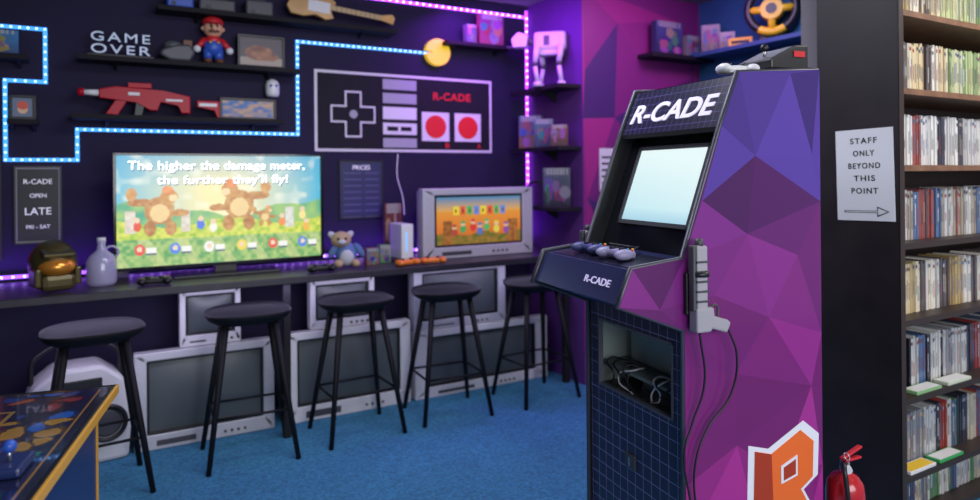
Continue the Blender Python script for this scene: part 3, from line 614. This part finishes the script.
for s, t, m in ((-.10, .20, mat('pad_lilac', (.3, .28, .45), .4)), (-.09, .38, mat('pad_navy', (.06, .07, .2), .4))):
    x, y = W(s, t); pad(x, y, 1.170, m, math.radians(-96), .9)
tube('pad_cable', None, [L(-.06, .2, 1.19), L(0, .24, 1.20), L(.03, .3, 1.192), L(-.02, .38, 1.2)], .003, BLK)
x, y = W(.32, .12); pad(x, y, 1.785, WHT, math.radians(-20), .9)
x, y = W(.475, .11); cbx = root('retro_console', (x, y, 1.800), math.radians(-7)); prism('shell', cbx, [(-.08, 0), (.09, 0), (.09, .09), (.03, .085), (-.08, .035)], -.08, .08, BLK, 'y', .006); bx('red_label', cbx, .02, .07, -.083, -.08, .045, .065, RED); sph('stick_ball', cbx, (-.03, 0, .085), .014, BLK); cyl('stick', cbx, (-.03, 0, .05), (-.03, 0, .08), .005, .005, METAL)
# ---------------------------------------------------------------- bookcase with games
bc = root('bookcase', (2.76, 1.524, 0)); DW = mat('dark_stained_wood', (.017, .012, .014), .5, noise=.3, nscale=6); LWd = mat('brown_wood', (.20, .10, .055), .5, noise=.3, nscale=12); DB = mat('dark_brown_wood', (.035, .022, .018), .5)
bx('end_panel', bc, 0, .03, .002, .355, 0, 2.6, DW); bx('end_edge', bc, 0, .032, 0, .004, 0, 2.6, DB); bx('back', bc, .03, 1.9, .345, .355, 0, 2.6, DB); bx('end_panel_r', bc, 1.87, 1.9, 0, .355, 0, 2.6, DB)
SZ = [2.41, 2.10, 1.785, 1.475, 1.16, .85, .535, .22, .03]
for i, z in enumerate(SZ): bx('shelf_%d' % (i+1), bc, .03, 1.87, .004, .345, z-.024, z, LWd if i < 4 else DB)
bx('top', bc, 0, 1.9, 0, .355, 2.58, 2.6, DB)
vs = []; fs = []; cols = []
def qb(x0, x1, y0, y1, z0, z1, c):
    n = len(vs); vs.extend([(x0, y0, z0), (x1, y0, z0), (x1, y1, z0), (x0, y1, z0), (x0, y0, z1), (x1, y0, z1), (x1, y1, z1), (x0, y1, z1)])
    for f in ((0, 1, 5, 4), (1, 2, 6, 5), (2, 3, 7, 6), (3, 0, 4, 7), (4, 5, 6, 7), (0, 3, 2, 1)): fs.append(tuple(n+k for k in f)); cols.append(c)
rd = random.Random(21)
pal = {'cream': [(.62, .52, .32), (.68, .62, .46), (.5, .38, .18), (.70, .68, .62), (.38, .26, .12), (.72, .68, .6), (.12, .1, .1)], 'white': [(.62, .62, .62), (.7, .7, .68), (.5, .5, .5), (.72, .72, .7), (.06, .06, .08), (.4, .36, .3), (.30, .08, .07), (.1, .16, .3)],
       'mix': [(.5, .5, .5), (.62, .60, .56), (.66, .66, .64), (.04, .04, .06), (.25, .25, .28), (.08, .12, .22), (.55, .5, .4), (.35, .06, .05), (.12, .25, .12)], 'green': [(.42, .50, .26), (.5, .54, .30), (.66, .67, .55), (.52, .54, .36), (.2, .3, .12)], 'dark': [(.03, .03, .05), (.08, .10, .16), (.25, .25, .28), (.5, .5, .5), (.58, .58, .56), (.02, .02, .03), (.3, .05, .05), (.08, .15, .3)]}
rows = ['cream', 'cream', 'cream', 'white', 'white', 'cream', 'dark', 'mix', 'mix']
for i, z in enumerate(SZ):
    x = 2.80; run = 0; base_pal = None
    while x < 4.6:
        w = rd.choice((.0125, .0135, .015, .0145)); h = .205+rd.uniform(-.004, .012); pn = rows[i]
        if i in (1, 2) and x > 3.17+.05*i: pn = 'green'
        if run <= 0: base_pal = rd.choice(pal[pn]); run = rd.randint(1, 4)
        run -= 1; c = base_pal; k = rd.uniform(.8, 1.1); c = tuple(v*k for v in c); y0 = 1.60+rd.uniform(0, .008)
        if i == 8: h = .15
        qb(x, x+w-.001, y0, y0+.135, z+.0005, z+h, c)
        c2 = rd.choice([(.05, .05, .06), (.08, .08, .1), (.25, .25, .28), (.3, .05, .05), (.08, .14, .3), (.1, .1, .1), (.45, .35, .2), (.6, .6, .6)])
        qb(x+.0035, x+w-.0045, y0-.0006, y0+.001, z+h*rd.uniform(.2, .35), z+h*rd.uniform(.5, .75), mix(c2, c, .25))
        if rd.random() < .6: qb(x+.001, x+w-.002, y0-.0008, y0+.001, z+h*.86, z+h*.93, c2)
        x += w
        if rd.random() < .012: x += .02
colmesh('video_game_collection', None, vs, fs, cols, VCG)
for j, (x, z, m) in enumerate(((3.15, .2205, GRN), (2.98, .5355, mat('case_green_pale', (.25, .45, .2), .3)), (3.22, .5355, mat('case_pale', (.6, .65, .5), .3)), (2.93, .2205, WHT))):
    r = root('game_case', (x, 1.532, z), 0); bx('case', r, -.095, .095, -.0, .062, 0, .014, m, .002); bx('sleeve', r, -.085, .085, .004, .055, .014, .0147, WHT if j != 3 else YEL)
sg = root('staff_notice_sign', (2.757, 1.667, 1.437), 0); sg.rotation_euler = (math.radians(-1.2), 0, 0)
bx('paper', sg, -.0015, .001, -.122, .122, -.19, .19, mat('paper_white', (.78, .78, .8), .6))
for i, t in enumerate(('STAFF', 'ONLY', 'BEYOND', 'THIS', 'POINT')): txt('line_%d' % (i+1), sg, t, (-.0022, 0, .142-i*.052), (0, -1, 0), (0, 0, 1), .0225*len(t), .024, TXTB, .0004, off=.014, spc=1.25)
prism('arrow', sg, [(.09, -.148), (-.05, -.148), (-.05, -.130), (-.1, -.152), (-.05, -.174), (-.05, -.157), (.09, -.157)], -.0025, -.0018, TXTB, 'x'); prism('arrow_fill', sg, [(.085, -.1505), (-.054, -.1505), (-.054, -.137), (-.092, -.152), (-.054, -.167), (-.054, -.1545), (.085, -.1545)], -.003, -.0024, WHT, 'x')
# ---------------------------------------------------------------- fire extinguisher
fx = root('fire_extinguisher', (2.235, 1.43, 0)); FR = mat('extinguisher_red', (.5, .01, .015), .25, coat=.6)
lathe('cylinder', fx, (0, 0, 0), [(.05, 0.001), (.06, .004), (.0625, .02), (.0625, .34), (.058, .375), (.042, .40), (.02, .412), (.017, .42)], FR)
cyl('label', fx, (0, 0, .2), (0, 0, .30), .0632, .0632, mat('extinguisher_label', (.1, .25, .6), .4), 32); cyl('label_white', fx, (0, 0, .12), (0, 0, .2), .0631, .0631, WHT, 32)
cyl('valve', fx, (0, 0, .415), (0, 0, .455), .017, .015, METAL); cyl('gauge', fx, (-.02, -.02, .435), (-.032, -.032, .435), .014, .014, WHT, 16)
box('lever_top', fx, (.02, -.01, .478), (.11, .018, .008), RED, .003, (0, -.2, 0)); box('lever_bottom', fx, (.025, -.01, .455), (.09, .018, .008), RED, .003, (0, .05, 0)); torus('pin_ring', fx, (-.02, -.02, .475), .012, .002, METAL, (1, 0, 0))
tube('hose', fx, [(-.01, -.01, .445), (-.05, -.03, .45), (-.062, -.045, .40), (-.055, -.05, .28), (-.052, -.05, .16)], .008, BLK); cyl('nozzle', fx, (-.052, -.05, .16), (-.052, -.05, .09), .009, .014, BLK)
# ---------------------------------------------------------------- cocktail arcade table (foreground left)
tb = root('cocktail_arcade_table', (.05, 2.65, 0), math.radians(-12)); TW = .72; TL = 1.0
YE = mat('amber_edge', (.75, .38, .04), .3)
bx('top_slab', tb, -TW, 0, -TL, 0, .722, .744, BLK, .004)
for n_, x0, x1, y0, y1, m_ in (('r', -.002, .008, -TL, .006, YE), ('b', -TW, .006, -.004, .006, BLK), ('l', -TW-.006, -TW+.006, -TL, .006, YE), ('f', -TW, 0, -TL-.006, -TL+.006, YE)): bx('edge_'+n_, tb, x0, x1, y0, y1, .716, .746, m_, .003)
rd = random.Random(8); EL = [(rd.random(), rd.random(), rd.uniform(.015, .05), rd.uniform(.01, .035), rd.choice([(.35, .08, .02), (.02, .12, .45), (.40, .22, .03), (.02, .05, .22), (.25, .03, .04), (.03, .22, .16)])) for _ in range(120)]
def tabf(u, v):
    if u > .965 or v > .975: return (.02, .02, .03)
    if u > .95: return (.35, .18, .03)
    c = mix((.008, .010, .028), (.02, .02, .06), vn(u*8, v*8))
    uu = u+.04*vn(u*14, v*16); vv = v+.04*vn(u*16+5, v*14)
    for a_, b_, p, q, k in EL:
        if ell(uu, vv, a_, b_, p, q): c = k
        elif ell(uu, vv, a_, b_, p*1.3, q*1.3): c = mix(k, (0, 0, 0), .75)
    if .22 < u < .66 and .2 < v < .8: c = (.01, .012, .02)
    elif .20 < u < .68 and .185 < v < .815: c = (.3, .2, .05)
    return c
TG = vmat('glass_over_art', .16, coat=.5)
paint('art_glass', tb, (-TW+.012, -TL+.012, .7455), (1, 0, 0), (0, 1, 0), TW-.024, TL-.024, 110, 150, tabf, TG)
DBL = mat('table_navy', (.015, .03, .12), .3)
bx('body', tb, -TW+.06, -.045, -TL+.05, -.05, .12, .722, DBL, .01)
bx('foot_plinth', tb, -TW+.1, -.09, -TL+.1, -.1, 0.001, .12, BLKM)
for n_, z0, z1 in (('1', .66, .68), ('2', .14, .16)): bx('side_stripe_'+n_, tb, -.046, -.042, -TL+.06, -.06, z0, z1, YE)
bx('side_stripe_3', tb, -.046, -.042, -.08, -.06, .14, .68, YE)
bx('control_box', tb, -.30, -.06, -.74, -.62, .7457, .77, DBL, .008)
BLB = mat('blue_lit_button', (.05, .3, .9), .3, em=(.1, .5, 1), es=.8)
for i in range(6): cyl('button_%d' % i, tb, (-.26+(i % 3)*.045, -.70+(i//3)*.045, .768), (-.26+(i % 3)*.045, -.70+(i//3)*.045, .778), .014, .013, BLB, 16)
cyl('stick_shaft', tb, (-.10, -.68, .768), (-.10, -.68, .80), .005, .005, METAL); sph('stick_ball', tb, (-.10, -.68, .805), .016, BLUE)
# ---------------------------------------------------------------- lights
def area(name, loc, tgt, sx, sy, p, col):
    l = bpy.data.lights.new(name, 'AREA'); l.shape = 'RECTANGLE'; l.size = sx; l.size_y = sy; l.energy = p; l.color = col
    o = bpy.data.objects.new(name, l); link(o); o.location = loc; o.rotation_euler = (Vector(tgt)-Vector(loc)).to_track_quat('-Z', 'Y').to_euler()
area('window_daylight', (1.2, -2.0, 1.9), (1.8, 2.2, 1.0), 3.0, 1.8, 112, (.94, .95, 1))
area('ceiling_fill_1', (1.3, 2.3, 2.7), (1.3, 2.5, 0), 1.6, .6, 34, (.84, .86, 1))  # added fill to brighten the counter wall, no known ceiling fitting
area('ceiling_fill_2', (3.5, .6, 2.7), (3.4, .9, 0), 1.2, .6, 32, (1, .93, .85))  # added overhead fill on the bookcase side, not a known fitting
area('ceiling_fill_3', (3.3, 2.7, 2.7), (3.5, 2.9, 1.5), .5, .5, 8, (.7, .7, 1))  # added fill so the dim blue-wall niche gets light
area('purple_corner_glow', (2.3, 3.9, 2.6), (2.8, 4.2, 1.2), .8, .3, 16, (.42, .05, 1))
area('purple_mural_glow', (3.1, 3.0, 2.68), (3.3, 3.7, 1.2), .8, .3, 7, (.8, .12, .9))
area('purple_counter_glow', (1.0, 4.33, .96), (1.0, 4.37, 1.6), 3.6, .05, 8, (.28, .06, 1))
area('under_counter_fill', (1.0, 3.78, .84), (1.0, 4.05, 0), 3.4, .08, 8, (.70, .62, 1))  # added fill that brightens the televisions below, no lamp known here
w = bpy.data.worlds.new('World'); C.scene.world = w; w.use_nodes = True
w.node_tree.nodes['Background'].inputs['Color'].default_value = (.78, .78, 1, 1); w.node_tree.nodes['Background'].inputs['Strength'].default_value = .38
# ---------------------------------------------------------------- camera
cd = bpy.data.cameras.new('Camera'); cam = bpy.data.objects.new('Camera', cd); link(cam); C.scene.camera = cam
cd.sensor_width = 36; cd.lens = 36*680/980; cd.shift_y = -75/980; cd.clip_start = .02
th = math.radians(.5); f = Vector((.5, math.sqrt(3)/2, 0)); rt = Vector((math.sqrt(3)/2, -.5, 0)); z = Vector((0, 0, 1))
cr = rt*math.cos(th)-z*math.sin(th); cu_ = z*math.cos(th)+rt*math.sin(th)
M = Matrix((cr, cu_, -f)).transposed().to_4x4(); M.translation = (0, 0, 1.45); cam.matrix_world = M
cd.dof.use_dof = True; cd.dof.focus_distance = 2.25; cd.dof.aperture_fstop = 1.5
C.scene.view_settings.view_transform = 'Standard'
C.scene.view_settings.exposure = 0
